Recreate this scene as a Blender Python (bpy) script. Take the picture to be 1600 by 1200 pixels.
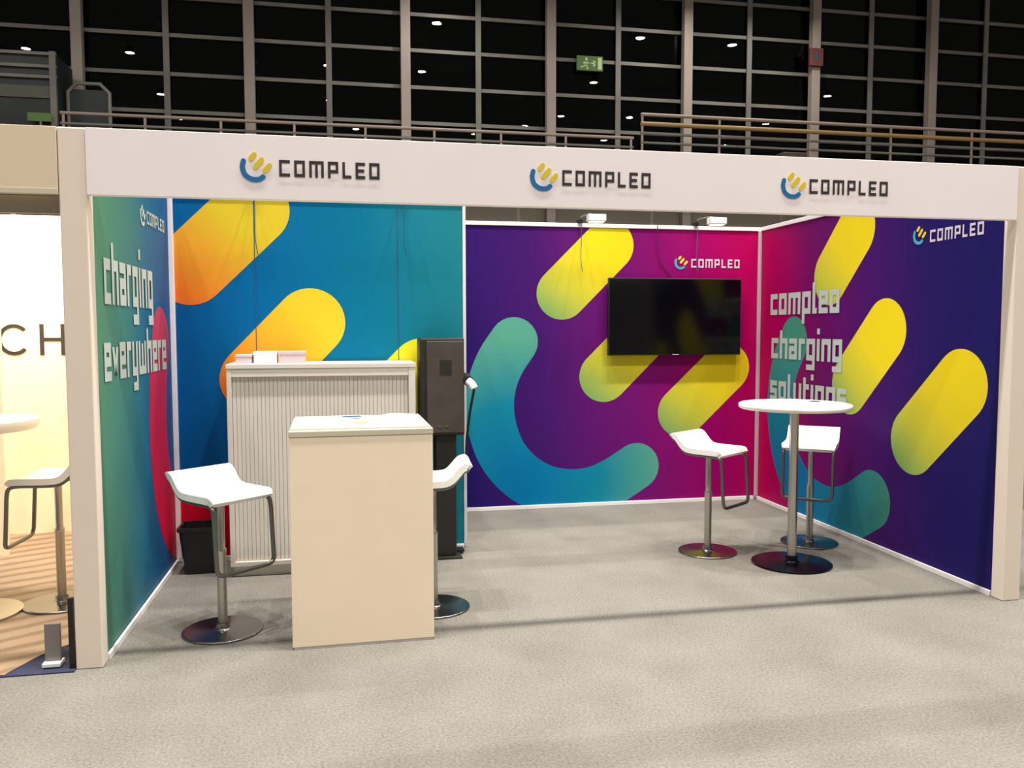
import bpy, bmesh, math, random
from math import sin, cos, pi, radians
from mathutils import Vector, Matrix
from mathutils.geometry import tessellate_polygon

random.seed(5)
for o in list(bpy.data.objects):
    bpy.data.objects.remove(o, do_unlink=True)
S = bpy.context.scene
COL = S.collection

# ------------------------------------------------------------------ camera
cam = bpy.data.cameras.new('camera')
cam.sensor_width = 36.0
cam.lens = 1302.5 / 1600 * 36.0
cam.clip_end = 300
camo = bpy.data.objects.new('camera', cam)
COL.objects.link(camo)
F = Vector((0.19237, 0.97915, -0.06530)).normalized()
Rv = F.cross(Vector((0, 0, 1))).normalized()
Uv = Rv.cross(F)
roll = -0.0016
R2 = Rv * cos(roll) + Uv * sin(roll)
U2 = Uv * cos(roll) - Rv * sin(roll)
camo.matrix_world = Matrix(((R2.x, U2.x, -F.x, 1.2696), (R2.y, U2.y, -F.y, -4.1289), (R2.z, U2.z, -F.z, 1.5871), (0, 0, 0, 1)))
S.camera = camo

# ------------------------------------------------------------------ world and exposure
S.view_settings.view_transform = 'Standard'
S.view_settings.look = 'None'
S.view_settings.gamma = 1.0
S.view_settings.use_curve_mapping = False
S.view_settings.exposure = -0.28
W = bpy.data.worlds.new('hall_air')
S.world = W
W.use_nodes = True
bg = W.node_tree.nodes['Background']
bg.inputs[0].default_value = (1.0, 0.93, 0.885, 1)
bg.inputs[1].default_value = 0.26
S.cycles.caustics_reflective = False
S.cycles.caustics_refractive = False
S.cycles.max_bounces = 8

# ------------------------------------------------------------------ hall lamps (disc lamps hung at 15 m; the far ones mirror in the dark glass)
LAMPS = [(-13.6, 19.9), (-13.5, 18.6), (-8.9, 20.2), (-9.0, 12.9), (-9.0, 7.2), (0.45, 20.0), (0.4, 13.4), (5.25, 19.9),
         (14.6, 19.7), (14.65, 12.4), (19.0, 12.9), (15.3, 2.8), (19.3, 6.5), (28.6, 19.7), (28.3, 13.0), (28.5, 6.6),
         (35.2, 4.7), (5.3, 26.9), (14.7, 26.8), (19.3, 26.7), (12.9, 9.6), (2.0, 6.6), (0.6, -0.9), (5.3, -0.9), (-4.1, -0.9),
         (-8.9, -0.5), (10.0, -0.5), (0.4, -7.2), (5.3, -7.2), (-4.1, -7.2), (10.0, -7.2), (14.6, -7.2),  # the last one is added to brighten the right end of the fascia
         (-1.8, -0.9), (2.9, -0.9), (7.6, -0.9), (5.3, 6.6), (10.0, 6.6)]  # this line's lamps are added to strengthen fascia and back wall shadows
LAMP_W = 430

def lin(c):
    return tuple(((v / 255) / 12.92 if v / 255 <= 0.04045 else ((v / 255 + 0.055) / 1.055) ** 2.4) for v in c) + (1.0,)

# ------------------------------------------------------------------ materials
def mat(name, rgb, rough=0.5, metal=0.0, spec=0.5, noise=None, bump=None, emit=None, coat=0.0):
    m = bpy.data.materials.new(name)
    m.use_nodes = True
    nt = m.node_tree
    b = nt.nodes['Principled BSDF']
    b.inputs['Base Color'].default_value = lin(rgb)
    b.inputs['Roughness'].default_value = rough
    b.inputs['Metallic'].default_value = metal
    b.inputs['Specular IOR Level'].default_value = spec
    b.inputs['Coat Weight'].default_value = coat
    geo = nt.nodes.new('ShaderNodeNewGeometry')
    if noise:                                   # (scale, amount)
        n = nt.nodes.new('ShaderNodeTexNoise')
        n.inputs['Scale'].default_value = noise[0]
        n.inputs['Detail'].default_value = 4
        nt.links.new(geo.outputs['Position'], n.inputs['Vector'])
        r = nt.nodes.new('ShaderNodeMapRange')
        r.inputs['From Min'].default_value = 0.3
        r.inputs['From Max'].default_value = 0.7
        r.inputs['To Min'].default_value = 1 - noise[1]
        r.inputs['To Max'].default_value = 1 + noise[1]
        nt.links.new(n.outputs['Fac'], r.inputs['Value'])
        mx = nt.nodes.new('ShaderNodeVectorMath')
        mx.operation = 'SCALE'
        mx.inputs[0].default_value = lin(rgb)[:3]
        nt.links.new(r.outputs[0], mx.inputs['Scale'])
        nt.links.new(mx.outputs[0], b.inputs['Base Color'])
    if bump:
        n2 = nt.nodes.new('ShaderNodeTexNoise')
        n2.inputs['Scale'].default_value = bump[0]
        nt.links.new(geo.outputs['Position'], n2.inputs['Vector'])
        bp = nt.nodes.new('ShaderNodeBump')
        bp.inputs['Strength'].default_value = bump[1]
        bp.inputs['Distance'].default_value = 0.01
        nt.links.new(n2.outputs['Fac'], bp.inputs['Height'])
        nt.links.new(bp.outputs[0], b.inputs['Normal'])
    if emit:
        b.inputs['Emission Color'].default_value = lin(emit[0])
        b.inputs['Emission Strength'].default_value = emit[1]
    return m

def grad(name, direction, stops, rough=0.5, point=None, spec=0.1):
    """Printed vinyl: colour runs along a world direction (or away from a point). stops = [(value in metres, rgb)...]"""
    m = bpy.data.materials.new(name)
    m.use_nodes = True
    nt = m.node_tree
    b = nt.nodes['Principled BSDF']
    b.inputs['Roughness'].default_value = rough
    b.inputs['Specular IOR Level'].default_value = spec
    geo = nt.nodes.new('ShaderNodeNewGeometry')
    v = nt.nodes.new('ShaderNodeVectorMath')
    nt.links.new(geo.outputs['Position'], v.inputs[0])
    if point:
        v.operation = 'DISTANCE'
        v.inputs[1].default_value = point
    else:
        v.operation = 'DOT_PRODUCT'
        v.inputs[1].default_value = direction
    lo, hi = stops[0][0], stops[-1][0]
    r = nt.nodes.new('ShaderNodeMapRange')
    r.inputs['From Min'].default_value = lo
    r.inputs['From Max'].default_value = hi
    nt.links.new(v.outputs['Value'], r.inputs['Value'])
    cr = nt.nodes.new('ShaderNodeValToRGB')
    cr.color_ramp.interpolation = 'EASE' if len(stops) == 2 else 'LINEAR'
    els = cr.color_ramp.elements
    while len(els) < len(stops):
        els.new(0.5)
    for e, (p, c) in zip(els, stops):
        e.position = (p - lo) / (hi - lo)
        e.color = lin(c)
    nt.links.new(r.outputs[0], cr.inputs['Fac'])
    nt.links.new(cr.outputs['Color'], b.inputs['Base Color'])
    return m

M = {}
M['white_board'] = mat('white_board', (248, 239, 239), 0.55, noise=(3, 0.015))
M['post_white'] = mat('post_white', (234, 220, 206), 0.45, noise=(2, 0.015))
M['fascia_cream'] = mat('fascia_cream', (222, 204, 178), 0.55)
M['aluminium'] = mat('aluminium', (225, 222, 220), 0.4, 0.0)
M['rail_white'] = mat('rail_white', (236, 232, 232), 0.35)
M['counter'] = mat('counter', (250, 233, 206), 0.5, noise=(4, 0.02))
M['counter_top'] = mat('counter_top', (205, 196, 176), 0.45)
M['cabinet'] = mat('cabinet', (220, 212, 202), 0.45)
M['plastic_white'] = mat('plastic_white', (250, 250, 250), 0.3, coat=0.3)
M['table_white'] = mat('table_white', (250, 247, 240), 0.35)
M['chrome'] = mat('chrome', (205, 203, 198), 0.16, 1.0)
M['steel'] = mat('steel', (190, 186, 178), 0.32, 1.0)
M['frame_steel'] = mat('frame_steel', (120, 120, 118), 0.35, 1.0)
M['base_metal'] = mat('base_metal', (140, 138, 138), 0.22, 1.0)
M['base_dark'] = mat('base_dark', (40, 40, 52), 0.25, 1.0)
M['black'] = mat('black', (18, 18, 18), 0.45, noise=(20, 0.2))
M['black_gloss'] = mat('black_gloss', (4, 4, 5), 0.12, spec=0.35)
M['charger_grey'] = mat('charger_grey', (66, 60, 54), 0.5, noise=(9, 0.18))
M['charger_black'] = mat('charger_black', (30, 27, 24), 0.5)
M['paper'] = mat('paper', (248, 246, 244), 0.6)
M['paper_pink'] = mat('paper_pink', (196, 178, 184), 0.6)
M['print_blue'] = mat('print_blue', (40, 80, 130), 0.5)
M['print_yellow'] = mat('print_yellow', (226, 190, 60), 0.5)
M['print_dark'] = mat('print_dark', (60, 62, 80), 0.5)
M['ink'] = mat('ink', (52, 44, 46), 0.5)
M['ink_white'] = mat('ink_white', (206, 196, 208), 0.5)
M['ink_grey'] = mat('ink_grey', (178, 190, 184), 0.5)
M['logo_blue'] = mat('logo_blue', (20, 108, 165), 0.5)
M['logo_cyan'] = mat('logo_cyan', (60, 165, 190), 0.5)
M['logo_yellow'] = mat('logo_yellow', (226, 200, 40), 0.5)
M['facade_steel'] = mat('facade_steel', (150, 138, 128), 0.5, noise=(0.6, 0.12))
M['facade_thin'] = mat('facade_thin', (112, 108, 100), 0.5, noise=(0.5, 0.25))
M['hall_wall'] = mat('hall_wall', (128, 120, 106), 0.8, noise=(0.7, 0.08))
M['gallery'] = mat('gallery', (70, 76, 68), 0.7, noise=(0.8, 0.3))
M['rail_brass'] = mat('rail_brass', (150, 120, 72), 0.5)
M['rail_pale'] = mat('rail_pale', (150, 132, 122), 0.5)
M['cabin_green'] = mat('cabin_green', (24, 33, 30), 0.5, noise=(1.2, 0.3))
M['cabin_band'] = mat('cabin_band', (76, 78, 68), 0.6)
M['fire_red'] = mat('fire_red', (96, 48, 44), 0.5)
M['sign_green'] = mat('sign_green', (70, 98, 48), 0.5, emit=((90, 120, 50), 0.15))
M['sign_pale'] = mat('sign_pale', (170, 190, 130), 0.5, emit=((160, 180, 120), 0.25))
M['lamp_body'] = mat('lamp_body', (120, 120, 120), 0.5)
M['head_glow'] = mat('head_glow', (255, 250, 240), 0.4, emit=((255, 246, 232), 2.2))
M['nb_wall'] = mat('nb_wall', (250, 238, 208), 0.6)
M['navy'] = mat('navy', (40, 46, 74), 0.9, noise=(60, 0.2))
M['smoke'] = mat('smoke', (128, 124, 118), 0.3)
M['back_side'] = mat('back_side', (150, 140, 125), 0.7)
M['seam'] = mat('seam', (10, 84, 124), 0.6)

def carpet():
    m = bpy.data.materials.new('grey_carpet')
    m.use_nodes = True
    nt = m.node_tree
    b = nt.nodes['Principled BSDF']
    b.inputs['Roughness'].default_value = 0.95
    b.inputs['Specular IOR Level'].default_value = 0.1
    geo = nt.nodes.new('ShaderNodeNewGeometry')
    n1 = nt.nodes.new('ShaderNodeTexNoise'); n1.inputs['Scale'].default_value = 80; n1.inputs['Detail'].default_value = 6
    n1.inputs['Roughness'].default_value = 0.75
    n2 = nt.nodes.new('ShaderNodeTexNoise'); n2.inputs['Scale'].default_value = 2.2; n2.inputs['Detail'].default_value = 3
    for n in (n1, n2):
        nt.links.new(geo.outputs['Position'], n.inputs['Vector'])
    a = nt.nodes.new('ShaderNodeMath'); a.operation = 'MULTIPLY_ADD'
    nt.links.new(n2.outputs['Fac'], a.inputs[0]); a.inputs[1].default_value = 0.25
    nt.links.new(n1.outputs['Fac'], a.inputs[2])
    cr = nt.nodes.new('ShaderNodeValToRGB')
    cr.color_ramp.elements[0].position = 0.36; cr.color_ramp.elements[0].color = lin((84, 82, 76))
    cr.color_ramp.elements[1].position = 0.88; cr.color_ramp.elements[1].color = lin((148, 144, 136))
    nt.links.new(a.outputs[0], cr.inputs['Fac'])
    nt.links.new(cr.outputs['Color'], b.inputs['Base Color'])
    bp = nt.nodes.new('ShaderNodeBump'); bp.inputs['Strength'].default_value = 0.35; bp.inputs['Distance'].default_value = 0.01
    nt.links.new(n1.outputs['Fac'], bp.inputs['Height'])
    nt.links.new(bp.outputs[0], b.inputs['Normal'])
    return m
M['carpet'] = carpet()

def wood_shadow_stripes():  # brown wooden floor with slanting shadow stripes put into its colour
    m = bpy.data.materials.new('brown_floor_painted_shadows')
    m.use_nodes = True
    nt = m.node_tree
    b = nt.nodes['Principled BSDF']
    b.inputs['Roughness'].default_value = 0.45
    geo = nt.nodes.new('ShaderNodeNewGeometry')
    mp = nt.nodes.new('ShaderNodeMapping'); mp.inputs['Rotation'].default_value = (0, 0, radians(62))
    nt.links.new(geo.outputs['Position'], mp.inputs['Vector'])
    w = nt.nodes.new('ShaderNodeTexWave'); w.inputs['Scale'].default_value = 2.0; w.inputs['Distortion'].default_value = 2.5
    w.inputs['Detail'].default_value = 3
    nt.links.new(mp.outputs[0], w.inputs['Vector'])
    cr = nt.nodes.new('ShaderNodeValToRGB')
    cr.color_ramp.elements[0].color = lin((126, 102, 82)); cr.color_ramp.elements[0].position = 0.1
    cr.color_ramp.elements[1].color = lin((160, 136, 112)); cr.color_ramp.elements[1].position = 0.55
    nt.links.new(w.outputs['Fac'], cr.inputs['Fac'])
    nt.links.new(cr.outputs['Color'], b.inputs['Base Color'])
    return m
M['wood_shadow_stripes'] = wood_shadow_stripes()

def glass():
    m = bpy.data.materials.new('dark_glass')
    m.use_nodes = True
    nt = m.node_tree
    nt.nodes.clear()
    out = nt.nodes.new('ShaderNodeOutputMaterial')
    t = nt.nodes.new('ShaderNodeBsdfTransparent'); t.inputs[0].default_value = (0.5, 0.53, 0.52, 1)
    g = nt.nodes.new('ShaderNodeBsdfGlossy'); g.inputs['Roughness'].default_value = 0.0
    mx = nt.nodes.new('ShaderNodeMixShader'); mx.inputs[0].default_value = 0.012
    nt.links.new(t.outputs[0], mx.inputs[1]); nt.links.new(g.outputs[0], mx.inputs[2])
    nt.links.new(mx.outputs[0], out.inputs[0])
    return m
M['glass'] = glass()

def backing_sheet():  # dark sheet added behind the panes so the night glass stays black
    m = bpy.data.materials.new('dark_backing')
    m.use_nodes = True
    nt = m.node_tree
    b = nt.nodes['Principled BSDF']
    b.inputs['Roughness'].default_value = 0.9
    b.inputs['Specular IOR Level'].default_value = 0.05
    geo = nt.nodes.new('ShaderNodeNewGeometry')
    mp = nt.nodes.new('ShaderNodeMapping'); mp.inputs['Scale'].default_value = (0.12, 1, 2.6)
    nt.links.new(geo.outputs['Position'], mp.inputs['Vector'])
    n = nt.nodes.new('ShaderNodeTexNoise'); n.inputs['Scale'].default_value = 1.0; n.inputs['Detail'].default_value = 3
    nt.links.new(mp.outputs[0], n.inputs['Vector'])
    cr = nt.nodes.new('ShaderNodeValToRGB')
    cr.color_ramp.elements[0].color = (0.002, 0.002, 0.003, 1); cr.color_ramp.elements[0].position = 0.35
    cr.color_ramp.elements[1].color = (0.018, 0.021, 0.022, 1); cr.color_ramp.elements[1].position = 0.75
    nt.links.new(n.outputs['Fac'], cr.inputs['Fac'])
    nt.links.new(cr.outputs['Color'], b.inputs['Base Color'])
    return m
M['night_backing'] = backing_sheet()

# ------------------------------------------------------------------ mesh helpers
class MB:
    def __init__(self):
        self.bm = bmesh.new()
        self.mats = []
    def mi(self, m):
        if m not in self.mats:
            self.mats.append(m)
        return self.mats.index(m)
    def _set(self, verts, m, smooth=False):
        i = self.mi(m)
        vs = set(verts)
        for f in self.bm.faces:
            if f.verts[0] in vs and all(v in vs for v in f.verts):
                f.material_index = i
                f.smooth = smooth
    def box(self, lo, hi, m, bevel=0.0, rot=None, piv=None):
        r = bmesh.ops.create_cube(self.bm, size=1)
        vs = r['verts']
        c = (Vector(lo) + Vector(hi)) / 2
        s = Vector(hi) - Vector(lo)
        for v in vs:
            v.co = Vector((v.co.x * s.x, v.co.y * s.y, v.co.z * s.z)) + c
        if bevel:
            es = list({e for v in vs for e in v.link_edges})
            rb = bmesh.ops.bevel(self.bm, geom=es, offset=bevel, segments=2, affect='EDGES', profile=0.5)
            vs = list({v for f in rb['faces'] for v in f.verts} | {v for v in vs if v.is_valid})
            ext = set(vs)
            for v in list(vs):
                for e in v.link_edges:
                    ext.add(e.other_vert(v))
            vs = list(ext)
        if rot is not None:
            p = Vector(piv) if piv is not None else c
            for v in vs:
                v.co = rot @ (v.co - p) + p
        self._set(vs, m)
        return self
    def tube(self, pts, r, m, seg=12, closed=False, flat=None):
        """round (or flat: (half_width, half_thickness, width_axis)) bar along a polyline"""
        pts = [Vector(p) for p in pts]
        n = len(pts)
        rings = []
        for i, p in enumerate(pts):
            a = pts[(i - 1) % n] if (closed or i) else None
            b = pts[(i + 1) % n] if (closed or i < n - 1) else None
            d = ((b - p).normalized() if b is not None else Vector()) + ((p - a).normalized() if a is not None else Vector())
            d.normalize()
            if flat:
                wa = Vector(flat[2])
                wa = (wa - d * wa.dot(d)).normalized()
                ta = d.cross(wa)
                ring = [p + wa * sx * flat[0] + ta * sy * flat[1] for sx, sy in ((1, 1), (-1, 1), (-1, -1), (1, -1))]
            else:
                if i == 0:
                    up = Vector((0, 0, 1)) if abs(d.z) < 0.9 else Vector((1, 0, 0))
                    u = d.cross(up).normalized()
                else:
                    u = (u - d * u.dot(d)).normalized()
                w = d.cross(u)
                ring = [p + (u * cos(2 * pi * k / seg) + w * sin(2 * pi * k / seg)) * r for k in range(seg)]
            rings.append([self.bm.verts.new(c) for c in ring])
        k = len(rings[0])
        i0 = self.mi(m)
        last = n if closed else n - 1
        for i in range(last):
            A, B = rings[i], rings[(i + 1) % n]
            for j in range(k):
                f = self.bm.faces.new((A[j], A[(j + 1) % k], B[(j + 1) % k], B[j]))
                f.material_index = i0
                f.smooth = not flat
        if not closed:
            for rg in (rings[0][::-1], rings[-1]):
                self.bm.faces.new(rg).material_index = i0
        return self
    def lathe(self, prof, m, seg=48, c=(0, 0, 0), smooth=True):
        i0 = self.mi(m)
        rings = []
        for r, z in prof:
            if r < 1e-6:
                rings.append([self.bm.verts.new((c[0], c[1], c[2] + z))])
            else:
                rings.append([self.bm.verts.new((c[0] + r * cos(2 * pi * k / seg), c[1] + r * sin(2 * pi * k / seg), c[2] + z)) for k in range(seg)])
        for A, B in zip(rings, rings[1:]):
            for j in range(seg):
                q = [A[j % len(A)], A[(j + 1) % len(A)], B[(j + 1) % len(B)], B[j % len(B)]]
                q2 = []
                for v in q:
                    if v not in q2:
                        q2.append(v)
                if len(q2) > 2:
                    f = self.bm.faces.new(q2)
                    f.material_index = i0
                    f.smooth = smooth
        return self
    def poly(self, pts, m, thick=None):
        """flat polygon given as 3D points; optional extrusion vector"""
        i0 = self.mi(m)
        pts = [Vector(p) for p in pts]
        tris = tessellate_polygon([pts])
        vs = [self.bm.verts.new(p) for p in pts]
        for t in tris:
            try:
                self.bm.faces.new([vs[k] for k in t]).material_index = i0
            except ValueError:
                pass
        if thick is not None:
            th = Vector(thick)
            ws = [self.bm.verts.new(p + th) for p in pts]
            for t in tris:
                try:
                    self.bm.faces.new([ws[k] for k in reversed(t)]).material_index = i0
                except ValueError:
                    pass
            n = len(vs)
            for k in range(n):
                self.bm.faces.new((vs[k], ws[k], ws[(k + 1) % n], vs[(k + 1) % n])).material_index = i0
        return self
    def build(self, name, parent=None, loc=None, sharp=True):
        bmesh.ops.recalc_face_normals(self.bm, faces=self.bm.faces)
        for e in self.bm.edges:
            if len(e.link_faces) == 2 and e.calc_face_angle(0) > radians(50):
                e.smooth = False
        me = bpy.data.meshes.new(name)
        self.bm.to_mesh(me)
        self.bm.free()
        for m in self.mats:
            me.materials.append(M[m])
        o = bpy.data.objects.new(name, me)
        COL.objects.link(o)
        if loc is not None:
            o.location = loc
        if parent is not None:
            o.parent = parent
        return o

def tag(o, label=None, cat=None, group=None, kind=None):
    if label: o['label'] = label
    if cat: o['category'] = cat
    if group: o['group'] = group
    if kind: o['kind'] = kind
    return o

def thing(name, loc, label, cat, rz=0, group=None):
    o = bpy.data.objects.new(name, None)
    o.empty_display_size = 0.1
    COL.objects.link(o)
    o.location = loc
    o.rotation_euler = (0, 0, rz)
    return tag(o, label, cat, group)

def kids(o):
    return [c for c in bpy.data.objects if c.parent == o]

def copy_tree(o, parent=None):
    c = o.copy()
    COL.objects.link(c)
    c.parent = parent
    for ch in kids(o):
        copy_tree(ch, c)
    return c

def spline(pts, n=8, closed=False):
    out = []
    P = [Vector(p) for p in pts]
    N = len(P)
    for i in range(N if closed else N - 1):
        p1, p2 = P[i], P[(i + 1) % N]
        p0 = P[i - 1] if (i or closed) else p1 * 2 - p2
        p3 = P[(i + 2) % N] if (i < N - 2 or closed) else p2 * 2 - p1
        for k in range(n):
            t = k / n
            out.append(0.5 * ((2 * p1) + (p2 - p0) * t + (2 * p0 - 5 * p1 + 4 * p2 - p3) * t * t + (3 * p1 - p0 - 3 * p2 + p3) * t ** 3))
    if not closed:
        out.append(P[-1])
    return out

def stroke2d(pts, r, cap=14):
    """outline of a thick round-ended stroke in 2D"""
    P = [Vector((p[0], p[1])) for p in pts]
    L, Rr = [], []
    n = len(P)
    for i, p in enumerate(P):
        d = (P[min(i + 1, n - 1)] - P[max(i - 1, 0)]).normalized()
        nn = Vector((-d.y, d.x))
        L.append(p + nn * r); Rr.append(p - nn * r)
    d1 = (P[-1] - P[-2]).normalized(); a1 = math.atan2(d1.y, d1.x)
    d0 = (P[0] - P[1]).normalized(); a0 = math.atan2(d0.y, d0.x)
    capE = [P[-1] + Vector((cos(a1 + pi / 2 - pi * k / cap), sin(a1 + pi / 2 - pi * k / cap))) * r for k in range(1, cap)]
    capS = [P[0] + Vector((cos(a0 + pi / 2 - pi * k / cap), sin(a0 + pi / 2 - pi * k / cap))) * r for k in range(1, cap)]
    return L + capE + Rr[::-1] + capS

def clip2d(poly, lo, hi):
    for ax, lim, sgn in ((0, lo[0], 1), (0, hi[0], -1), (1, lo[1], 1), (1, hi[1], -1)):
        out = []
        n = len(poly)
        for i in range(n):
            a, b = poly[i], poly[(i + 1) % n]
            ia, ib = (a[ax] - lim) * sgn >= 0, (b[ax] - lim) * sgn >= 0
            if ia: out.append(a)
            if ia != ib:
                t = (lim - a[ax]) / (b[ax] - a[ax])
                out.append(a + (b - a) * t)
        poly = out
        if not poly: return []
    cl = []
    for p in poly:
        if not cl or (p - cl[-1]).length > 1e-5:
            cl.append(p)
    if len(cl) > 1 and (cl[0] - cl[-1]).length < 1e-5: cl.pop()
    return cl

# ------------------------------------------------------------------ lettering drawn in straight strokes
GL = {
 'C': (.62, [[(.62, 1), (0, 1), (0, 0), (.62, 0)]]),
 'O': (.62, [[(0, 0), (.62, 0), (.62, 1), (0, 1), (0, 0)]]),
 'M': (.92, [[(0, 0), (0, 1), (.92, 1), (.92, 0)], [(.46, 1), (.46, 0)]]),
 'P': (.6, [[(0, 0), (0, 1), (.6, 1), (.6, .38), (0, .38)]]),
 'L': (.5, [[(0, 1), (0, 0), (.5, 0)]]),
 'E': (.55, [[(.55, 1), (0, 1), (0, 0), (.55, 0)], [(0, .5), (.48, .5)]]),
 'c': (.5, [[(.5, 1), (0, 1), (0, 0), (.5, 0)]]),
 'o': (.55, [[(0, 0), (.55, 0), (.55, 1), (0, 1), (0, 0)]]),
 'm': (.95, [[(0, 0), (0, 1), (.95, 1), (.95, 0)], [(.475, 1), (.475, 0)]]),
 'p': (.55, [[(0, 0), (.55, 0), (.55, 1), (0, 1), (0, -.58)]]),
 'l': (.16, [[(0, 1.5), (0, 0), (.16, 0)]]),
 'e': (.55, [[(0, .5), (.55, .5), (.55, 1), (0, 1), (0, 0), (.55, 0)]]),
 'h': (.55, [[(0, 1.5), (0, 0)], [(0, 1), (.55, 1), (.55, 0)]]),
 'a': (.55, [[(0, 1), (.55, 1), (.55, 0), (0, 0), (0, .52), (.55, .52)]]),
 'r': (.34, [[(0, 0), (0, 1), (.34, 1)]]),
 'g': (.55, [[(.55, 0), (0, 0), (0, 1), (.55, 1), (.55, -.58), (0, -.58)]]),
 'i': (.0, [[(0, 0), (0, 1)], [(0, 1.6), (0, 1.62)]]),
 'n': (.55, [[(0, 0), (0, 1), (.55, 1), (.55, 0)]]),
 's': (.5, [[(.5, 1), (0, 1), (0, .5), (.5, .5), (.5, 0), (0, 0)]]),
 'u': (.55, [[(0, 1), (0, 0), (.55, 0), (.55, 1)]]),
 't': (.3, [[(0, 1.4), (0, 0), (.3, 0)], [(0, 1), (.3, 1)]]),
 'v': (.5, [[(0, 1), (.25, 0), (.5, 1)]]),
 'y': (.55, [[(0, 1), (0, 0), (.55, 0)], [(.55, 1), (.55, -.58), (.1, -.58)]]),
 'w': (.9, [[(0, 1), (0, 0), (.9, 0), (.9, 1)], [(.45, 0), (.45, .9)]]),
}
def text_mesh(s, org, a, n, width, height, m, th=.19, gap=.42, depth=.0015):
    """s drawn from org (baseline left) along unit vector a, upright z, facing n, scaled to width x height(of x-height)"""
    a, n, org = Vector(a), Vector(n), Vector(org)
    tot = sum(GL[c][0] + gap for c in s) - gap + th
    sx = width / tot
    mb = MB()
    cur = th / 2
    for c in s:
        rects = []
        for st in GL[c][1]:
            for p, q in zip(st, st[1:]):
                P = Vector(((p[0] + cur) * sx, (p[1] * (1 - th) + th / 2) * height))
                Q = Vector(((q[0] + cur) * sx, (q[1] * (1 - th) + th / 2) * height))
                hx, hy = th * sx / 2, th * height / 2
                d = Q - P
                if abs(d.x) < 1e-6 or abs(d.y) < 1e-6:
                    lo = (min(P.x, Q.x) - hx, min(P.y, Q.y) - hy); hi = (max(P.x, Q.x) + hx, max(P.y, Q.y) + hy)
                    rects.append((lo[0], lo[1], hi[0], hi[1]))
                    continue
                else:
                    quad = [(P.x - hx, P.y), (P.x + hx, P.y), (Q.x + hx, Q.y), (Q.x - hx, Q.y)]
                mb.poly([org + a * x + Vector((0, 0, y)) for x, y in quad], m, thick=n * depth)
        xs = sorted({round(v, 6) for q in rects for v in (q[0], q[2])})
        zs = sorted({round(v, 6) for q in rects for v in (q[1], q[3])})
        for x0, x1 in zip(xs, xs[1:]):
            for z0, z1 in zip(zs, zs[1:]):
                mx, mz = (x0 + x1) / 2, (z0 + z1) / 2
                if any(q[0] < mx < q[2] and q[1] < mz < q[3] for q in rects):
                    mb.poly([org + a * x + Vector((0, 0, z)) + n * depth for x, z in ((x0, z0), (x1, z0), (x1, z1), (x0, z1))], m)
        cur += GL[c][0] + gap
    return mb

JM = [(2.69, 1.48), (2.575, 1.31), (2.50, 1.12), (2.475, .9), (2.51, .68), (2.60, .47), (2.76, .29), (2.97, .17), (3.2, .125), (3.42, .145), (3.62, .225), (3.82, .345)]
CAPS = [((3.12, 1.90), (3.55, 2.33)), ((3.51, 1.165), (3.925, 1.575)), ((4.25, .83), (4.68, 1.235))]

def logo_icon(org, a, n, size, cols=('logo_blue', 'logo_yellow'), depth=.0015):
    """blue hook with three yellow rays, same drawing as the big print"""
    a, n, org = Vector(a), Vector(n), Vector(org)
    mb = MB()
    s = size / 2.45
    def P(p):
        return org + a * ((p[0] - 3.55) * s) + Vector((0, 0, (p[1] - 1.2) * s))
    j = [(3.25 - .95, 1.75), (2.2, 1.2), (2.4, .55), (2.95, .15), (3.6, .12), (4.0, .35)]
    mb.poly([P(p) for p in stroke2d(spline([Vector(p) for p in j], 6), .23)], cols[0], thick=n * depth)
    for (p, q) in (((2.95, 2.0), (3.25, 2.35)), ((3.35, 1.25), (3.9, 1.9)), ((4.2, .95), (4.6, 1.4))):
        mb.poly([P(v) for v in stroke2d([p, q], .23)], cols[1], thick=n * depth)
    return mb

# ================================================================== STRUCTURE
WB = 5.110      # booth width
D1, D2 = 1.809, 3.013
XL, XR = 0.107, 5.004
X1 = 2.087      # where the cabin wall ends
HW = 2.48

mb = MB()
mb.box((-40, -14, -0.1), (50, 31, 0.0), 'carpet')
tag(mb.build('floor'), 'light grey carpet of booth and aisle', 'floor', kind='structure')

mb = MB()
mb.box((-6, -0.03, 0.0), (-0.001, 3.2, 0.006), 'navy')
tag(mb.build('floor_neighbour_edge'), 'dark navy carpet strip at the edge of the neighbouring booth', 'floor', kind='structure')
mb = MB()
mb.poly([(-6, -0.02, .0065), (-.3, -0.02, .0065), (-.22, .2, .0065), (-.03, .45, .0065), (-.03, 2.9, .0065), (-6, 2.9, .0065)], 'wood_shadow_stripes', thick=(0, 0, .004))
tag(mb.build('floor_neighbour'), 'brown floor of the neighbouring booth with painted shadow stripes', 'floor', kind='structure')

# hall lower wall
mb = MB()
mb.box((-40, 30.0, 0), (50, 30.6, 7.9), 'hall_wall')
for x in (-12, -4, 2, 8.2, 14, 20, 26):
    mb.box((x, 29.985, 0), (x + .12, 30.0, 7.9), 'back_side')
tag(mb.build('wall_hall'), 'grey concrete hall wall below the glazing', 'wall', kind='structure')

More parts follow.
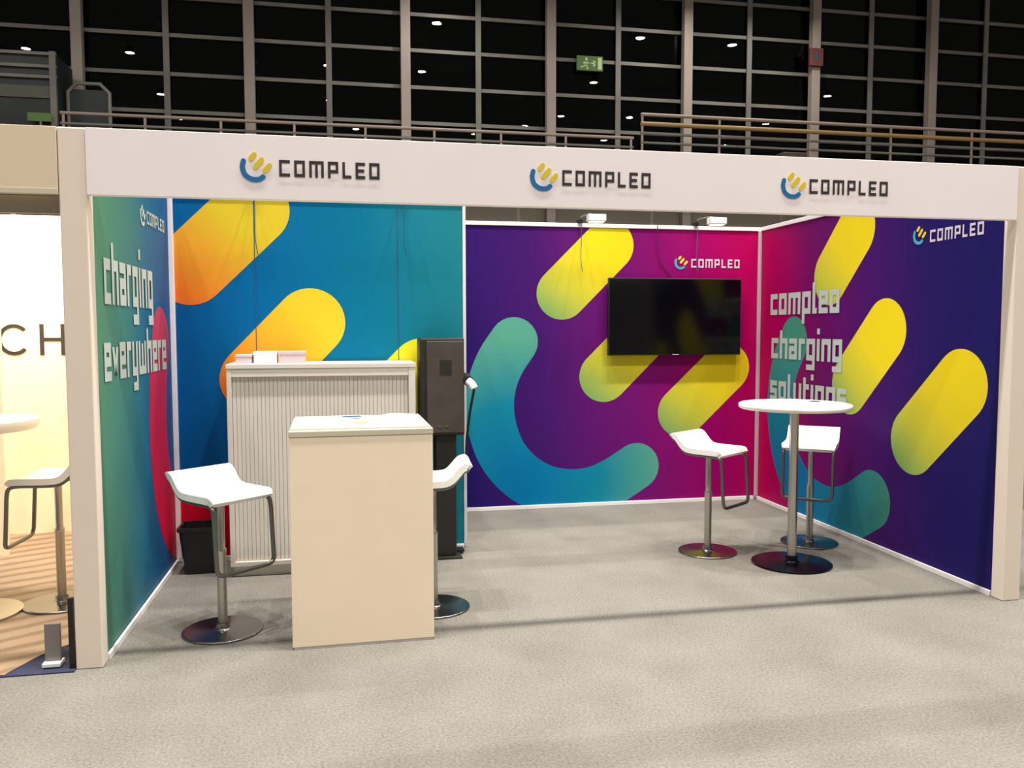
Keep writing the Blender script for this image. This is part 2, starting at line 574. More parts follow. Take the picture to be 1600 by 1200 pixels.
# ---- printed walls
yel = [(0, (104, 160, 96)), (.4, (190, 190, 62)), (.8, (226, 204, 38)), (1.1, (230, 206, 30))]
for key, off in (('back', 0.0),):
    for i, (p, q) in enumerate(CAPS):
        base = (p[0] + p[1]) - .3
        M['cap_back_%d' % i] = grad('cap_back_%d' % i, (.85, 0, 1.0), [(.85 * p[0] + p[1] - .34 + v, c) for v, c in yel])
        xx = p[0] - 5.09                                    # the same print on the right wall (u = -Y)
        M['cap_right_%d' % i] = grad('cap_right_%d' % i, (0, -.85, 1.0), [(.85 * xx + p[1] - .34 + v, c) for v, c in yel])
M['hook_back'] = grad('hook_back', None, [(.15, (0, 112, 164)), (.75, (16, 130, 156)), (1.3, (84, 158, 138))], point=(2.75, D2, .2))
M['hook_right'] = grad('hook_right', None, [(.15, (0, 104, 156)), (.75, (14, 120, 146)), (1.3, (64, 134, 118))], point=(XR, 2.34, .2))
M['wall_back_print'] = grad('wall_back_print', (1, 0, .12), [(2.3, (32, 18, 96)), (3.1, (64, 20, 104)), (3.9, (108, 16, 108)), (4.6, (146, 0, 96)), (5.2, (176, 0, 84))])
M['wall_right_print'] = grad('wall_right_print', (0, -1, .08), [(-3.0, (184, 0, 78)), (-2.5, (156, 0, 84)), (-2.0, (106, 10, 92)), (-1.2, (66, 16, 102)), (-.6, (34, 20, 94)), (.1, (26, 22, 94))])
M['wall_blue_print'] = grad('wall_blue_print', (1, 0, .1), [(.1, (0, 76, 142)), (.9, (0, 98, 152)), (1.6, (4, 112, 146)), (2.3, (30, 126, 138))])
M['wall_left_print'] = grad('wall_left_print', (0, 1, -.12), [(-.3, (84, 136, 98)), (.45, (58, 118, 112)), (.95, (26, 96, 130)), (1.6, (0, 72, 134))])
M['cap_orange_0'] = grad('cap_orange_0', (.8, 0, 1.0), [(1.95, (222, 106, 36)), (2.35, (222, 152, 44)), (2.75, (208, 184, 44))])
M['cap_orange_1'] = grad('cap_orange_1', (.8, 0, 1.0), [(1.55, (226, 108, 30)), (1.95, (232, 158, 44)), (2.5, (226, 196, 46))])
M['cap_orange_2'] = grad('cap_orange_2', (.8, 0, 1.0), [(1.8, (200, 200, 60)), (2.5, (236, 224, 40))])
M['hook_red_left'] = grad('hook_red_left', (0, 0, 1), [(.1, (206, 14, 60)), (1.2, (178, 36, 72)), (1.75, (178, 64, 92))])
M['hook_red_back'] = grad('hook_red_back', (1, 0, 0), [(.1, (206, 10, 46)), (.9, (170, 0, 40))])
M['seam_purple'] = mat('seam_purple', (90, 14, 96), 0.6)

def wall_with_print(name, org, a, n, w, base, shapes, label, seams=(), seam_m='seam', thick=.04, z0=.03, h=HW):
    """org = wall foot at a-coordinate 0; printed face looks along n; shapes = [(outline2d, material)]; a-coordinates given in metres"""
    org, a, n = Vector(org), Vector(a), Vector(n)
    mb = MB()
    u0, u1 = w
    c = [org + a * u0 + Vector((0, 0, z0)), org + a * u1 + Vector((0, 0, z0)), org + a * u1 + Vector((0, 0, h)), org + a * u0 + Vector((0, 0, h))]
    mb.poly(c, base, thick=-n * thick)
    for out, m in shapes:
        pl = clip2d([Vector(p) for p in out], (u0 + .001, z0 + .001), (u1 - .001, h - .001))
        if len(pl) > 2:
            mb.poly([org + a * p[0] + Vector((0, 0, p[1])) + n * .0012 for p in pl], m)
    for s in seams:
        mb.poly([org + a * (s + d) + Vector((0, 0, z)) + n * .002 for d, z in ((-.003, z0), (.003, z0), (.003, h), (-.003, h))], seam_m)
    return tag(mb.build(name, sharp=False), label, 'wall', kind='structure')

def print_shapes(pre, off):
    sh = [(stroke2d(spline([(x + off, z) for x, z in JM], 5), .215), 'hook_' + pre)]
    for i, (p, q) in enumerate(CAPS):
        e = .1 if (pre == 'right' and i == 0) else 0
        sh.append((stroke2d([(p[0] + off + e, p[1] + e), (q[0] + off, q[1])], .228, 24), 'cap_%s_%d' % (pre, i)))
    return sh

wb = wall_with_print('wall_back', (0, D2, 0), (1, 0, 0), (0, -1, 0), (X1 - .05, XR + .04), 'wall_back_print', print_shapes('back', 0),
                     'booth back wall printed purple to magenta with yellow capsules and a teal hook')
wr = wall_with_print('wall_right', (XR, 0, 0), (0, -1, 0), (-1, 0, 0), (-D2, -.09), 'wall_right_print', print_shapes('right', -5.09),
                     'booth right wall printed magenta to navy with yellow capsules')
JR = [(-.33, 1.50), (-.41, 1.32), (-.45, 1.12), (-.46, .92), (-.41, .7), (-.30, .5), (-.12, .34), (.12, .24), (.34, .22), (.6, .26), (.85, .36)]
wl = wall_with_print('wall_left', (XL, D1, 0), (0, 1, 0), (1, 0, 0), (-D1 + .09, 0.0), 'wall_left_print',
                     [(stroke2d(spline(JR, 5), .235), 'hook_red_left')], 'booth left wall printed green to blue with a red hook')
wc = wall_with_print('wall_cabin', (0, D1, 0), (1, 0, 0), (0, -1, 0), (XL, X1), 'wall_blue_print',
                     [(stroke2d([(.235, 1.99), (.656, 2.4)], .236, 24), 'cap_orange_0'),
                      (stroke2d([(.645, 1.25), (1.017, 1.637)], .236, 24), 'cap_orange_1'),
                      (stroke2d([(1.42, .92), (1.79, 1.29)], .236, 24), 'cap_orange_2'),
                      (stroke2d(spline(JR, 5), .235), 'hook_red_back')],
                     'blue cabin wall printed with orange and yellow capsules', seams=(.655, 1.62))
# cabin return wall between the blue and the purple wall
mb = MB()
mb.box((X1 - .04, D1 + .041, .0), (X1, D2 - .001, HW), 'white_board')
tag(mb.build('wall_cabin_return'), 'white side of the storage cabin', 'wall', kind='structure')

# rails along the wall tops, feet and corners
def trim(name, lo, hi, m='rail_white', label=None):
    mb = MB()
    mb.box(lo, hi, m, bevel=.003)
    return tag(mb.build(name), label or 'white aluminium wall profile', 'trim', kind='structure')
trim('trim_1', (X1 + .001, D2 - .012, HW + .001), (XR + .05, D2 + .045, HW + .035))
trim('trim_2', (XR - .012, .095, HW + .001), (XR + .045, D2 - .013, HW + .035))
trim('trim_3', (XL - .045, .095, HW + .001), (XL + .012, D1 - .013, HW + .035))
trim('trim_4', (XL - .04, D1 - .012, HW + .001), (X1, D1 + .045, HW + .035))
trim('trim_5', (XL + .0, D1 - .032, .035), (XL + .032, D1 - .001, HW), 'rail_white', 'white corner profile where left and blue walls meet')
trim('trim_6', (XR - .03, D2 - .03, .035), (XR - .001, D2 - .003, HW), 'paper_pink', 'pale corner profile where purple and magenta walls meet')
trim('trim_7', (X1 - .008, D1 - .006, .03), (X1 + .014, D1 + .04, HW), 'aluminium', 'thin grey end profile of the blue wall')
trim('baseboard_left', (XL + .003, .095, 0), (XL + .018, D1 - .035, .034))
trim('baseboard_right', (XR - .018, .095, 0), (XR - .003, D2 - .035, .034))
trim('baseboard_back', (X1 + .016, D2 - .018, 0), (XR - .035, D2 - .003, .034))
trim('baseboard_cabin', (XL + .035, D1 - .018, 0), (X1 - .01, D1 - .003, .034))

# ---- posts
def post(x, label):
    mb = MB()
    mb.box((x, 0, 0), (x + .117, .09, 2.5), 'post_white', bevel=.006)
    return tag(mb.build('corner_post'), label, 'post', 'front corner posts of the booth')
post(0.0, 'white front corner post at the left end of the booth')
post(WB - .117, 'white front corner post at the right end of the booth')

# ---- fascia with three logos
mb = MB()
mb.box((.1175, -.004, 2.2), (WB - .1175, .04, 2.5), 'white_board', bevel=.002)
fas = tag(mb.build('fascia_board'), 'long white fascia board with three logos across the booth front', 'fascia')
for ix, lx in ((.866, .963), (2.253, 2.339), (3.617, 3.701)):
    ic = logo_icon((ix, -.0055, 2.347), (1, 0, 0), (0, -1, 0), .125).build('logo', fas)
    ic['label'] = 'blue and yellow hook logo'
    t = text_mesh('COMPLEO', (lx, -.0055, 2.308), (1, 0, 0), (0, -1, 0), .468, .078, 'ink', th=.2, gap=.52).build('lettering', fas)
    t['label'] = 'dark lettering'
mb = MB()
mb.box((-6, 0.0, 2.2), (-.003, .04, 2.5), 'fascia_cream', bevel=.002)
nf = tag(mb.build('fascia_board'), 'plain cream fascia board of the neighbouring booth at the left edge', 'fascia')
m2 = MB().box((-6, -.003, 2.2), (-.003, -.0005, 2.222), 'counter_top').build('edge_strip', nf)
mb = MB()
mb.box((WB + .003, 0.0, 2.2), (WB + 2, .04, 2.5), 'fascia_cream', bevel=.002)
tag(mb.build('fascia_board'), 'end of the next white fascia board at the far right edge', 'fascia')

mb = MB()
mb.box((WB + .003, D2 + .05, 0), (WB + 2, D2 + .09, 2.46), 'back_side')
tag(mb.build('wall_neighbour_right'), 'grey back wall of the booth beyond the right edge', 'wall', kind='structure')
mb = MB()
mb.box((WB + 1.96, .041, 0), (WB + 2, D2 + .049, 2.46), 'back_side')
tag(mb.build('wall_neighbour_right_side'), 'grey side wall of the booth beyond the right edge', 'wall', kind='structure')
mb = MB()
mb.box((WB - .065, .095, 0), (WB - .002, D2 + .045, 2.46), 'back_side')
tag(mb.build('wall_shared_right'), 'outer face of the right booth wall', 'wall', kind='structure')

# ---- lettering and small logos on the printed walls (parts of the walls)
def on_wall(wall, icon_at, text_at, a, n, w=.47, h=.078, ink='ink_white', cols=('logo_cyan', 'logo_yellow')):
    logo_icon(icon_at, a, n, .11, cols).build('logo', wall)
    text_mesh('COMPLEO', text_at, a, n, w, h, ink, th=.2, gap=.5).build('lettering', wall)
on_wall(wb, (4.236, D2 - .002, 2.185), (4.326, D2 - .002, 2.143), (1, 0, 0), (0, -1, 0))
on_wall(wr, (XR - .002, .822, 2.205), (XR - .002, .725, 2.150), (0, -1, 0), (-1, 0, 0))
on_wall(wl, (XL + .002, 1.10, 2.25), (XL + .002, 1.19, 2.215), (0, 1, 0), (1, 0, 0), ink='ink_grey', cols=('ink_grey', 'ink_grey'))
for s, y0, z0, w, h in (('compleo', 2.80, 1.712, 1.07, .185), ('charging', 2.77, 1.327, 1.09, .18), ('solutions', 2.78, .95, 1.17, .18)):
    text_mesh(s, (XR - .003, y0, z0), (0, -1, 0), (-1, 0, 0), w, h, 'ink_grey', th=.25, gap=.42).build('lettering', wr)
for s, y0, z0, w, h in (('charging', .25, 1.715, 1.03, .225), ('everywhere', .21, 1.335, 1.4, .19)):
    text_mesh(s, (XL + .003, y0, z0), (0, 1, 0), (1, 0, 0), w, h, 'ink_grey', th=.25, gap=.42).build('lettering', wl)

# ================================================================== HALL: glazed facade, columns, gallery, lamps
COLX = [-20.0, -14.1, -8.33, -2.27, 3.65, 9.55, 15.46, 21.35, 27.09, 33.0, 39.0]
TR = [8.45, 9.86, 11.26, 12.7, 14.1, 15.5, 16.9]
for i, (xa, xb) in enumerate(zip(COLX, COLX[1:])):
    w = tag(MB().box((xa, 30.9, 7.9), (xb, 31.0, 18.3), 'night_backing').build('window_%d' % (i + 1)), 'dark glazed bay of the hall facade', 'window', kind='structure')
    MB().box((xa + .01, 30.1, 7.92), (xb - .01, 30.12, 18.3), 'glass').build('pane', w)
    f = MB()
    for z in TR:
        f.box((xa + .01, 30.0, z - .07), (xb - .01, 30.09, z + .07), 'facade_thin')
    f.build('transom', w)
    xm = (xa + xb) / 2
    MB().box((xm - .11, 29.93, 7.92), (xm + .11, 29.995, 18.3), 'facade_thin').build('mullion', w)
names = ['steel column of the glass facade, far outside left', 'pale steel facade column left of the glazed gallery cabin', 'pale steel facade column beside the gallery cabin at the upper left',
         'pale steel facade column above the first fascia logo', 'pale steel facade column between first and second fascia logos',
         'pale steel facade column rising above the second fascia logo', 'dull steel facade column at the left end of the brass gallery rails',
         'steel facade column carrying the red box', 'pale steel facade column rising above the right fascia logo', 'steel column of the facade beyond the right edge', 'last steel column of the facade']
for x, nm in zip(COLX[1:10], names[1:10]):
    mb = MB()
    mb.box((x - .19, 29.55, 0), (x + .19, 29.9, 18.3), 'facade_steel', bevel=.02)
    tag(mb.build('steel_column'), nm, 'column', 'steel columns of the glass facade')

mb = MB()
mb.box((-20, 27.0, 7.7), (40, 29.5, 8.0), 'gallery')
tag(mb.build('trim_8'), 'gallery deck along the glass facade', 'gallery', kind='structure')

def railing(xa, xb, rails, posts, label, y=27.1, base=8.0):
    t = thing('gallery_railing', (xa, y, base), label, 'railing')
    for z, r, m in rails:
        MB().tube([(0, 0, z - base), (xb - xa, 0, z - base)], r, m, 8).build('rail', t)
    top = max(z for z, _, _ in rails)
    for px in posts:
        MB().box((px - xa - .04, -.03, 0), (px - xa + .04, .03, top - base), 'rail_pale').build('railing_post', t)
    return t
railing(-8.2, 12.2, [(8.95, .06, 'rail_pale'), (8.6, .05, 'facade_thin')], [-8.1, -5.5, -3, -.5, 2, 4.5, 7, 9.5, 12.1],
        'low pale gallery railing running from the cabin to the raised rails')
railing(12.5, 33.0, [(9.87, .07, 'rail_pale'), (9.52, .09, 'rail_brass'), (9.15, .05, 'facade_thin'), (8.8, .05, 'facade_thin')], [12.55, 15.75, 19.65, 23.3, 27.1, 31.0],
        'tall gallery railing with brass coloured rails at the upper right')

cab = thing('gallery_cabin', (-10.4, 28.2, 8.0), 'dark green glazed cabin on the gallery at the upper left', 'cabin')
MB().box((-2.1, -.9, 0), (2.05, .9, 2.95), 'cabin_green').build('body', cab)
mb = MB()
for z in (2.92, 2.5, 2.15):
    mb.box((-2.15, -1.0, z - .05), (2.1, -.905, z + .05), 'facade_thin')
mb.build('rail', cab)
MB().box((-2.1, -.95, 1.45), (2.0, -.902, 1.85), 'cabin_band').build('panel', cab)
for x in (-2.05, 1.98):
    MB().box((x - .1, -1.02, 0), (x + .1, -.905, 3.0), 'facade_thin').build('corner_post', cab)
g = thing('gallery_gate', (-7.45, 28.0, 8.0), 'round-topped dark gate beside the gallery cabin', 'gate')
pts = [(-.75, 0, 0), (-.75, 0, 1.9), (-.45, 0, 2.2), (.3, 0, 2.2), (.6, 0, 1.9), (.6, 0, 0)]
MB().tube(pts, .07, 'facade_thin', 8).build('frame', g)
MB().box((-.7, .04, 0), (.55, .1, 2.0), 'cabin_green').build('panel', g)

sg = thing('exit_sign', (11.24, 29.9, 12.25), 'green exit sign hung high in the glass facade', 'sign')
MB().box((-.56, -.1, 0), (.56, 0, .6), 'sign_green', bevel=.02).build('sign_box', sg)
mb = MB()                                             # running figure, arrow and door
def bar(p, q, r):
    mb.poly([(x, -.104, z) for x, z in [tuple(v) for v in stroke2d([p, q], r, 8)]], 'sign_pale', thick=(0, -.006, 0))
bar((-.16, .46), (-.15, .47), .05); bar((-.17, .36), (-.2, .24), .045); bar((-.2, .24), (-.1, .16), .03); bar((-.1, .16), (-.12, .07), .03)
bar((-.2, .24), (-.3, .14), .03); bar((-.3, .14), (-.38, .14), .03); bar((-.17, .37), (-.06, .3), .025); bar((-.17, .37), (-.28, .3), .025)
bar((.06, .3), (.24, .3), .03); bar((.24, .3), (.16, .4), .03); bar((.24, .3), (.16, .2), .03)
mb.poly([(x, -.104, z) for x, z in ((.34, .06), (.5, .06), (.5, .54), (.34, .54))], 'sign_pale', thick=(0, -.006, 0))
mb.build('pictogram', sg)
for bx in (-.4, .4):
    MB().box((bx - .03, .001, .38), (bx + .03, .0995, .5), 'facade_steel').build('bracket', sg)
s2 = thing('exit_sign', (-8.75, 27.06, 8.0), 'small green exit sign low on the gallery beside the cabin', 'sign')
MB().box((-.45, -.04, .62), (.3, .02, .9), 'sign_green', bevel=.01).build('sign_box', s2)
MB().box((-.08, -.03, 0), (-.02, .01, .62), 'facade_thin').build('stand', s2)

eb = thing('equipment_box', (19.6, 28.4, 8.0), 'small grey box on the gallery deck behind the brass rails', 'box')
MB().box((-.5, -.3, .0), (.5, .3, .85), 'facade_thin', bevel=.02).build('box_body', eb)
MB().box((-.53, -.33, .851), (.53, .33, .9), 'hall_wall').build('lid', eb)
rb = thing('alarm_box', (21.26, 29.55, 12.9), 'small dark red box fixed to a steel column', 'box')
MB().box((-.32, -.18, 0), (.3, 0, .75), 'fire_red', bevel=.02).build('box_body', rb)
MB().box((-.14, -.19, .25), (.12, -.181, .5), 'print_dark').build('lid', rb)

lamp0 = None
for i, (x, y) in enumerate(LAMPS):
    if lamp0 is None:
        lamp0 = thing('hall_lamp', (0, 0, 15), None, 'lamp')
        mb = MB()
        mb.lathe([(0, .3), (.12, .3), (.16, .12), (.27, .03), (.27, .0), (.25, .0), (.14, .1), (0, .1)], 'lamp_body', 24)
        mb.build('lamp_housing', lamp0)
        ld = bpy.data.lights.new('hall_lamp_light', 'AREA')
        ld.shape = 'DISK'; ld.size = .42; ld.energy = LAMP_W; ld.color = (1.0, .95, .88)
        lo = bpy.data.objects.new('lamp_light', ld)
        COL.objects.link(lo); lo.parent = lamp0; lo.location = (0, 0, -.01)
        L = lamp0
    else:
        L = copy_tree(lamp0)
    L.location = (x, y, 15)
    fac = {-0.9: 2.3, -7.2: 1.35, 6.6: 1.5}.get(y, .7) * (.6 if x < -3 else 1)     # row boosts deepen floor shadows; left lamps dimmed to darken the fascia there
    for c in kids(L):
        if c.type == 'LIGHT':
            c.data = c.data.copy()
            c.data.energy = LAMP_W * fac
    L['label'] = 'round ceiling lamp of the exhibition hall, the far ones mirrored in the glazing, some near ones added for light'
    L['group'] = 'ceiling lamps of the hall'

# ================================================================== BOOTH FURNITURE
# ---- counter
ct = thing('reception_counter', (1.325, .41, 0), 'tall cream white reception counter standing at the booth front', 'counter', radians(1.0))
mb = MB()
mb.box((-.352, -.36, 0.012), (.352, -.338, 1.06), 'counter', bevel=.003)
mb.build('front_panel', ct)
for sx in (-1, 1):
    MB().box((sx * .34 - .011, -.337, 0.012), (sx * .34 + .011, -.12, 1.06), 'counter', bevel=.002).build('side_panel', ct)
MB().box((-.328, -.335, .55), (.328, -.14, .57), 'counter').build('shelf', ct)
MB().box((-.354, -.363, 1.061), (.354, .36, 1.092), 'counter_top', bevel=.004).build('countertop', ct)
MB().box((-.35, .27, 0.0), (-.32, .34, 1.06), 'counter').build('leg', ct)
MB().box((-.345, -.355, 0), (.345, -.13, .0115), 'aluminium').build('plinth', ct)

def brochure(name, loc, rz, size, label, m='paper', prints=(), th=.004, group=None):
    mb = MB()
    mb.box((-size[0] / 2, -size[1] / 2, 0), (size[0] / 2, size[1] / 2, th), m)
    for (x0, y0, x1, y1, pm) in prints:
        mb.box((x0 * size[0] - size[0] / 2, y0 * size[1] - size[1] / 2, th), (x1 * size[0] - size[0] / 2, y1 * size[1] - size[1] / 2, th + .0006), pm)
    o = mb.build(name)
    o.location = loc; o.rotation_euler = (0, 0, rz)
    return tag(o, label, 'brochure', group)
zt = 1.0925
brochure('brochure', (1.30, .52, zt), radians(12), (.15, .21), 'white brochure with blue picture at the left of the counter papers', prints=[(.1, .45, .8, .9, 'print_blue'), (.2, .1, .6, .3, 'print_dark')], th=.014)
brochure('brochure', (1.335, .34, zt), radians(-18), (.10, .15), 'small yellow printed card at the front of the counter papers', prints=[(.1, .1, .9, .7, 'print_yellow')], th=.006)
brochure('brochure', (1.52, .585, zt), radians(-32), (.15, .21), 'plain white brochure lying at the right of the counter papers', prints=[(.1, .8, .9, .9, 'print_dark')], th=.014)
brochure('brochure', (1.50, .33, zt), radians(-62), (.15, .21), 'white leaflet with dark line lying aslant on the counter front right', prints=[(.1, .05, .2, .95, 'print_dark'), (.4, .3, .8, .8, 'paper_pink')], th=.003)

# ---- tambour cabinet
CX0, CX1, CY0, CY1, CH = .512, 1.702, 1.37, 1.785, 1.37
cb = thing('tambour_cabinet', ((CX0 + CX1) / 2, (CY0 + CY1) / 2, 0), 'pale grey tambour door cabinet behind the counter', 'cabinet')
hw, hd = (CX1 - CX0) / 2, (CY1 - CY0) / 2
MB().box((-hw, -hd, .10), (-hw + .03, hd, CH - .03), 'cabinet', bevel=.003).build('side_panel', cb)
MB().box((hw - .045, -hd, .10), (hw, hd, CH - .03), 'cabinet', bevel=.003).build('side_panel', cb)
MB().box((-hw - .003, -hd - .004, CH - .03), (hw + .003, hd, CH), 'cabinet', bevel=.003).build('top_panel', cb)
MB().box((-hw + .031, -hd + .002, CH - .08), (hw - .046, hd - .02, CH - .031), 'cabinet').build('top_rail', cb)
MB().box((-hw, -hd, .07), (hw, hd, .099), 'cabinet', bevel=.002).build('bottom_panel', cb)
MB().box((-hw + .02, -hd + .03, 0), (hw - .02, hd - .02, .069), 'cabinet').build('plinth', cb)
MB().box((-hw + .031, hd - .018, .1), (hw - .046, hd, CH - .09), 'cabinet').build('back_panel', cb)
mb = MB()
n = 44
x0, x1 = -hw + .032, hw - .047
for k in range(n):
    a0 = x0 + (x1 - x0) * k / n; a1 = x0 + (x1 - x0) * (k + 1) / n
    mb.box((a0 + .0015, -hd + .024, .1005), (a1 - .0015, -hd + .030, CH - .081), 'cabinet')
mb.box((x0, -hd + .031, .1005), (x1, -hd + .036, CH - .081), 'cabinet')
mb.build('tambour_door', cb)['label'] = 'ribbed sliding door'
MB().box((-.012, -hd + .008, .62), (.012, -hd + .0175, .74), 'aluminium', bevel=.002).build('handle', cb)

for (x, w, h, m, lab) in ((.60, .10, .055, 'paper_pink', 'pinkish flat stack at the left on the tambour cabinet'), (.735, .145, .075, 'paper', 'white paper box in the middle on the tambour cabinet'),
                          (.905, .17, .075, 'paper_pink', 'pale lilac paper box at the right on the tambour cabinet')):
    t = thing('paper_box', (x, 1.62, CH + .0005), lab, 'box', radians(random.uniform(-4, 4)))
    MB().box((-w / 2, -.09, 0), (w / 2, .09, h * .72), m, bevel=.002).build('box_body', t)
    MB().box((-w / 2 - .003, -.093, h * .72 + .0003), (w / 2 + .003, .093, h), m, bevel=.002).build('lid', t)

# ---- stools
def make_stool():
    t = thing('bar_stool', (0, 0, 0), 'x', 'stool')
    MB().lathe([(0, 0), (.205, 0), (.207, .003), (.206, .009), (.202, .0115), (.196, .012), (.05, .0125), (.04, .015), (.034, .024), (.033, .05), (0, .05)], 'base_metal', 56).build('base', t)
    MB().lathe([(0, .049), (.025, .049), (.025, .42), (.027, .425), (.027, .44), (.021, .445), (.021, .704), (0, .704)], 'steel', 24).build('post', t)
    prof = [(-.214, .838), (-.2, .85), (-.175, .851), (-.145, .836), (-.118, .806), (-.09, .776), (-.06, .762), (0, .758), (.07, .758), (.14, .758), (.185, .754), (.208, .73)]
    P = spline([Vector((x, z)) for x, z in prof], 5)
    W2, T = .184, .036
    mb = MB()
    i0 = mb.mi('plastic_white')
    rows = []
    ys = [-W2, -W2 + .006, -W2 + .03, -.08, 0, .08, W2 - .03, W2 - .006, W2]
    for i, p in enumerate(P):
        d = (P[min(i + 1, len(P) - 1)] - P[max(i - 1, 0)]).normalized()
        nn = Vector((-d.y, d.x))
        if nn.y < 0: nn = -nn
        top = [mb.bm.verts.new((p.x, y * (1 - .03 * (i < 3) - .03 * (i > len(P) - 4)), p.y)) for y in ys]
        q = p - nn * T
        bot = [mb.bm.verts.new((q.x, y * (1 - .03 * (i < 3) - .03 * (i > len(P) - 4)), q.y)) for y in ys]
        rows.append(top + bot[::-1])
    k = len(rows[0])
    for A, B in zip(rows, rows[1:]):
        for j in range(k):
            f = mb.bm.faces.new((A[j], A[(j + 1) % k], B[(j + 1) % k], B[j])); f.material_index = i0; f.smooth = True
    mb.bm.faces.new(rows[0]); mb.bm.faces.new(rows[-1][::-1])
    mb.build('seat', t)
    # flat steel loop: below both seat edges, down at the front to the footrest
    yy = W2 - .014
    side = [(-.19, .814), (-.17, .811), (-.145, .786), (-.118, .75), (-.09, .728), (-.05, .718), (.02, .716), (.06, .716), (.13, .716), (.172, .71), (.192, .695), (.2, .66), (.204, .6), (.214, .44), (.217, .40)]
    mb = MB()
    sp = spline([Vector((x, z)) for x, z in side], 4)
    path = [Vector((p.x, yy, p.y)) for p in sp]
    c = spline([Vector((.218, yy, .40)), Vector((.22, yy - .012, .376)), Vector((.221, yy - .04, .366))], 4)[1:]
    path += c
    path += [Vector((.221, y, .366)) for y in (.05, 0)]
    full = path + [Vector((p.x, -p.y, p.z)) for p in path[::-1][1:]]
    mb.tube(full, .0115, 'frame_steel', 10)
    mb.tube([(-.19, yy, .814), (-.19, -yy, .814)], .009, 'frame_steel', 10)
    mb.build('frame', t)
    MB().box((-.07, -.05, .7155), (.07, .05, .7185), 'black').build('mounting_plate', t)
    MB().box((-.03, -W2 + .02, .705), (.03, W2 - .02, .7145), 'steel').build('crossbar', t)
    return t
STOOLS = [
    (.60, .40, radians(-48), 'white wave-seat bar stool left of the reception counter beside the bin'),
    (1.73, .55, radians(176), 'white bar stool mostly hidden behind the right side of the reception counter'),
    (3.77, 1.36, radians(-55), 'white bar stool on the left of the round high table'),
    (4.62, 1.45, radians(-127), 'white bar stool behind the column of the round high table'),
    (-.375, 1.02, radians(175), 'white bar stool in the neighbouring booth at the left edge'),
]
st0 = make_stool()
for i, (x, y, rz, lab) in enumerate(STOOLS):
    s = st0 if i == 0 else copy_tree(st0)
    s.location = (x, y, 0.011 if x < 0 else 0); s.rotation_euler = (0, 0, rz)
    s['label'] = lab
    s['group'] = 'white bar stools'

# ---- bistro table
tb = thing('bistro_table', (4.2, .965, 0), 'round white high table on a steel column in the right half of the booth', 'table')
MB().lathe([(0, 0), (.262, 0), (.264, .004), (.263, .011), (.258, .0135), (.252, .014), (.06, .0145), (.05, .017), (.042, .028), (.041, .06), (0, .06)], 'base_dark', 64).build('base', tb)
MB().lathe([(0, .059), (.031, .059), (.031, 1.045), (0, 1.045)], 'steel', 28).build('column', tb)
MB().lathe([(0, 1.046), (.12, 1.046), (.12, 1.054), (0, 1.054)], 'black', 28).build('mounting_plate', tb)
MB().lathe([(0, 1.055), (.352, 1.055), (.362, 1.062), (.365, 1.074), (.362, 1.086), (.354, 1.09), (0, 1.09)], 'table_white', 72).build('tabletop', tb)
brochure('brochure', (4.18, 1.10, 1.0905), radians(5), (.15, .21), 'white brochure with grey print at the left on the round table', prints=[(.2, .2, .8, .8, 'paper_pink')])
brochure('brochure', (4.36, 1.06, 1.0905), radians(40), (.15, .21), 'white brochure with dark print at the right on the round table', prints=[(.1, .1, .9, .5, 'print_dark')])

# ---- television
tv = thing('television', (4.155, D2, 1.355), 'large black flat television mounted on the purple wall', 'television')
MB().box((-.628, -.075, 0), (.628, -.035, .685), 'black', bevel=.004).build('housing', tv)
MB().box((-.618, -.0775, .012), (.618, -.0752, .675), 'black_gloss').build('screen', tv)
MB().box((-.25, -.034, .18), (.25, -.003, .5), 'black').build('wall_mount', tv)
MB().box((-.03, -.079, .003), (.03, -.0755, .008), 'aluminium').build('logo_badge', tv)

# ---- wall arm spotlights
def spot(x, y, label, hx=.045, glow=True):
    t = thing('arm_spotlight', (x, y, HW + .0355), label, 'lamp', 0, 'arm spotlights over the printed walls')
    MB().box((-.022, -.035, -.0), (.022, .025, .03), 'black', bevel=.002).build('clamp', t)
    MB().tube([(0, -.02, .03), (0, -.06, .055), (0, -.3, .04), (hx, -.33, .03)], .007, 'steel', 8).build('arm', t)
    h = MB().box((hx - .075, -.40, -.03), (hx + .075, -.31, .03), 'plastic_white', bevel=.008).build('lamp_head', t)
    MB().box((hx - .06, -.385, -.0345), (hx + .06, -.325, -.0305), 'head_glow').build('lens', t)
    cable = spline([Vector((0, .0, -.0)), Vector((.004, -.045, -.02)), Vector((.006, -.04, -.15)), Vector((.004, -.03, -.3)), Vector((.02, -.02, -.42))], 6)
    MB().tube(cable, .0028, 'seam', 6).build('cable', t)
    ld = bpy.data.lights.new('spot', 'AREA'); ld.shape = 'RECTANGLE'; ld.size = .12; ld.size_y = .06; ld.energy = 0.7; ld.color = (1, .95, .88)
    lo = bpy.data.objects.new('lamp_light', ld); COL.objects.link(lo); lo.parent = t
    lo.location = (hx, -.355, -.037); lo.rotation_euler = (radians(28), 0, 0)
spot(3.28, D2, 'white arm spotlight above the left part of the purple wall')
spot(4.36, D2, 'white arm spotlight above the television')
spot(.66, D1, 'white arm spotlight on the left half of the blue cabin wall')
spot(1.66, D1, 'white arm spotlight on the right half of the blue cabin wall')

# loose cable looping from the wall top to the television
c = spline([Vector((3.99, D2 - .03, 2.515)), Vector((4.0, D2 - .02, 2.36)), Vector((4.02, D2 - .012, 2.22)), Vector((4.1, D2 - .012, 2.11)), Vector((4.16, D2 - .02, 2.03)), Vector((4.17, D2 - .025, 1.9))], 8)
tag(MB().tube(c, .0035, 'seam_purple', 6).build('cable'), 'thin dark cable looping down the purple wall behind the television', 'cable')

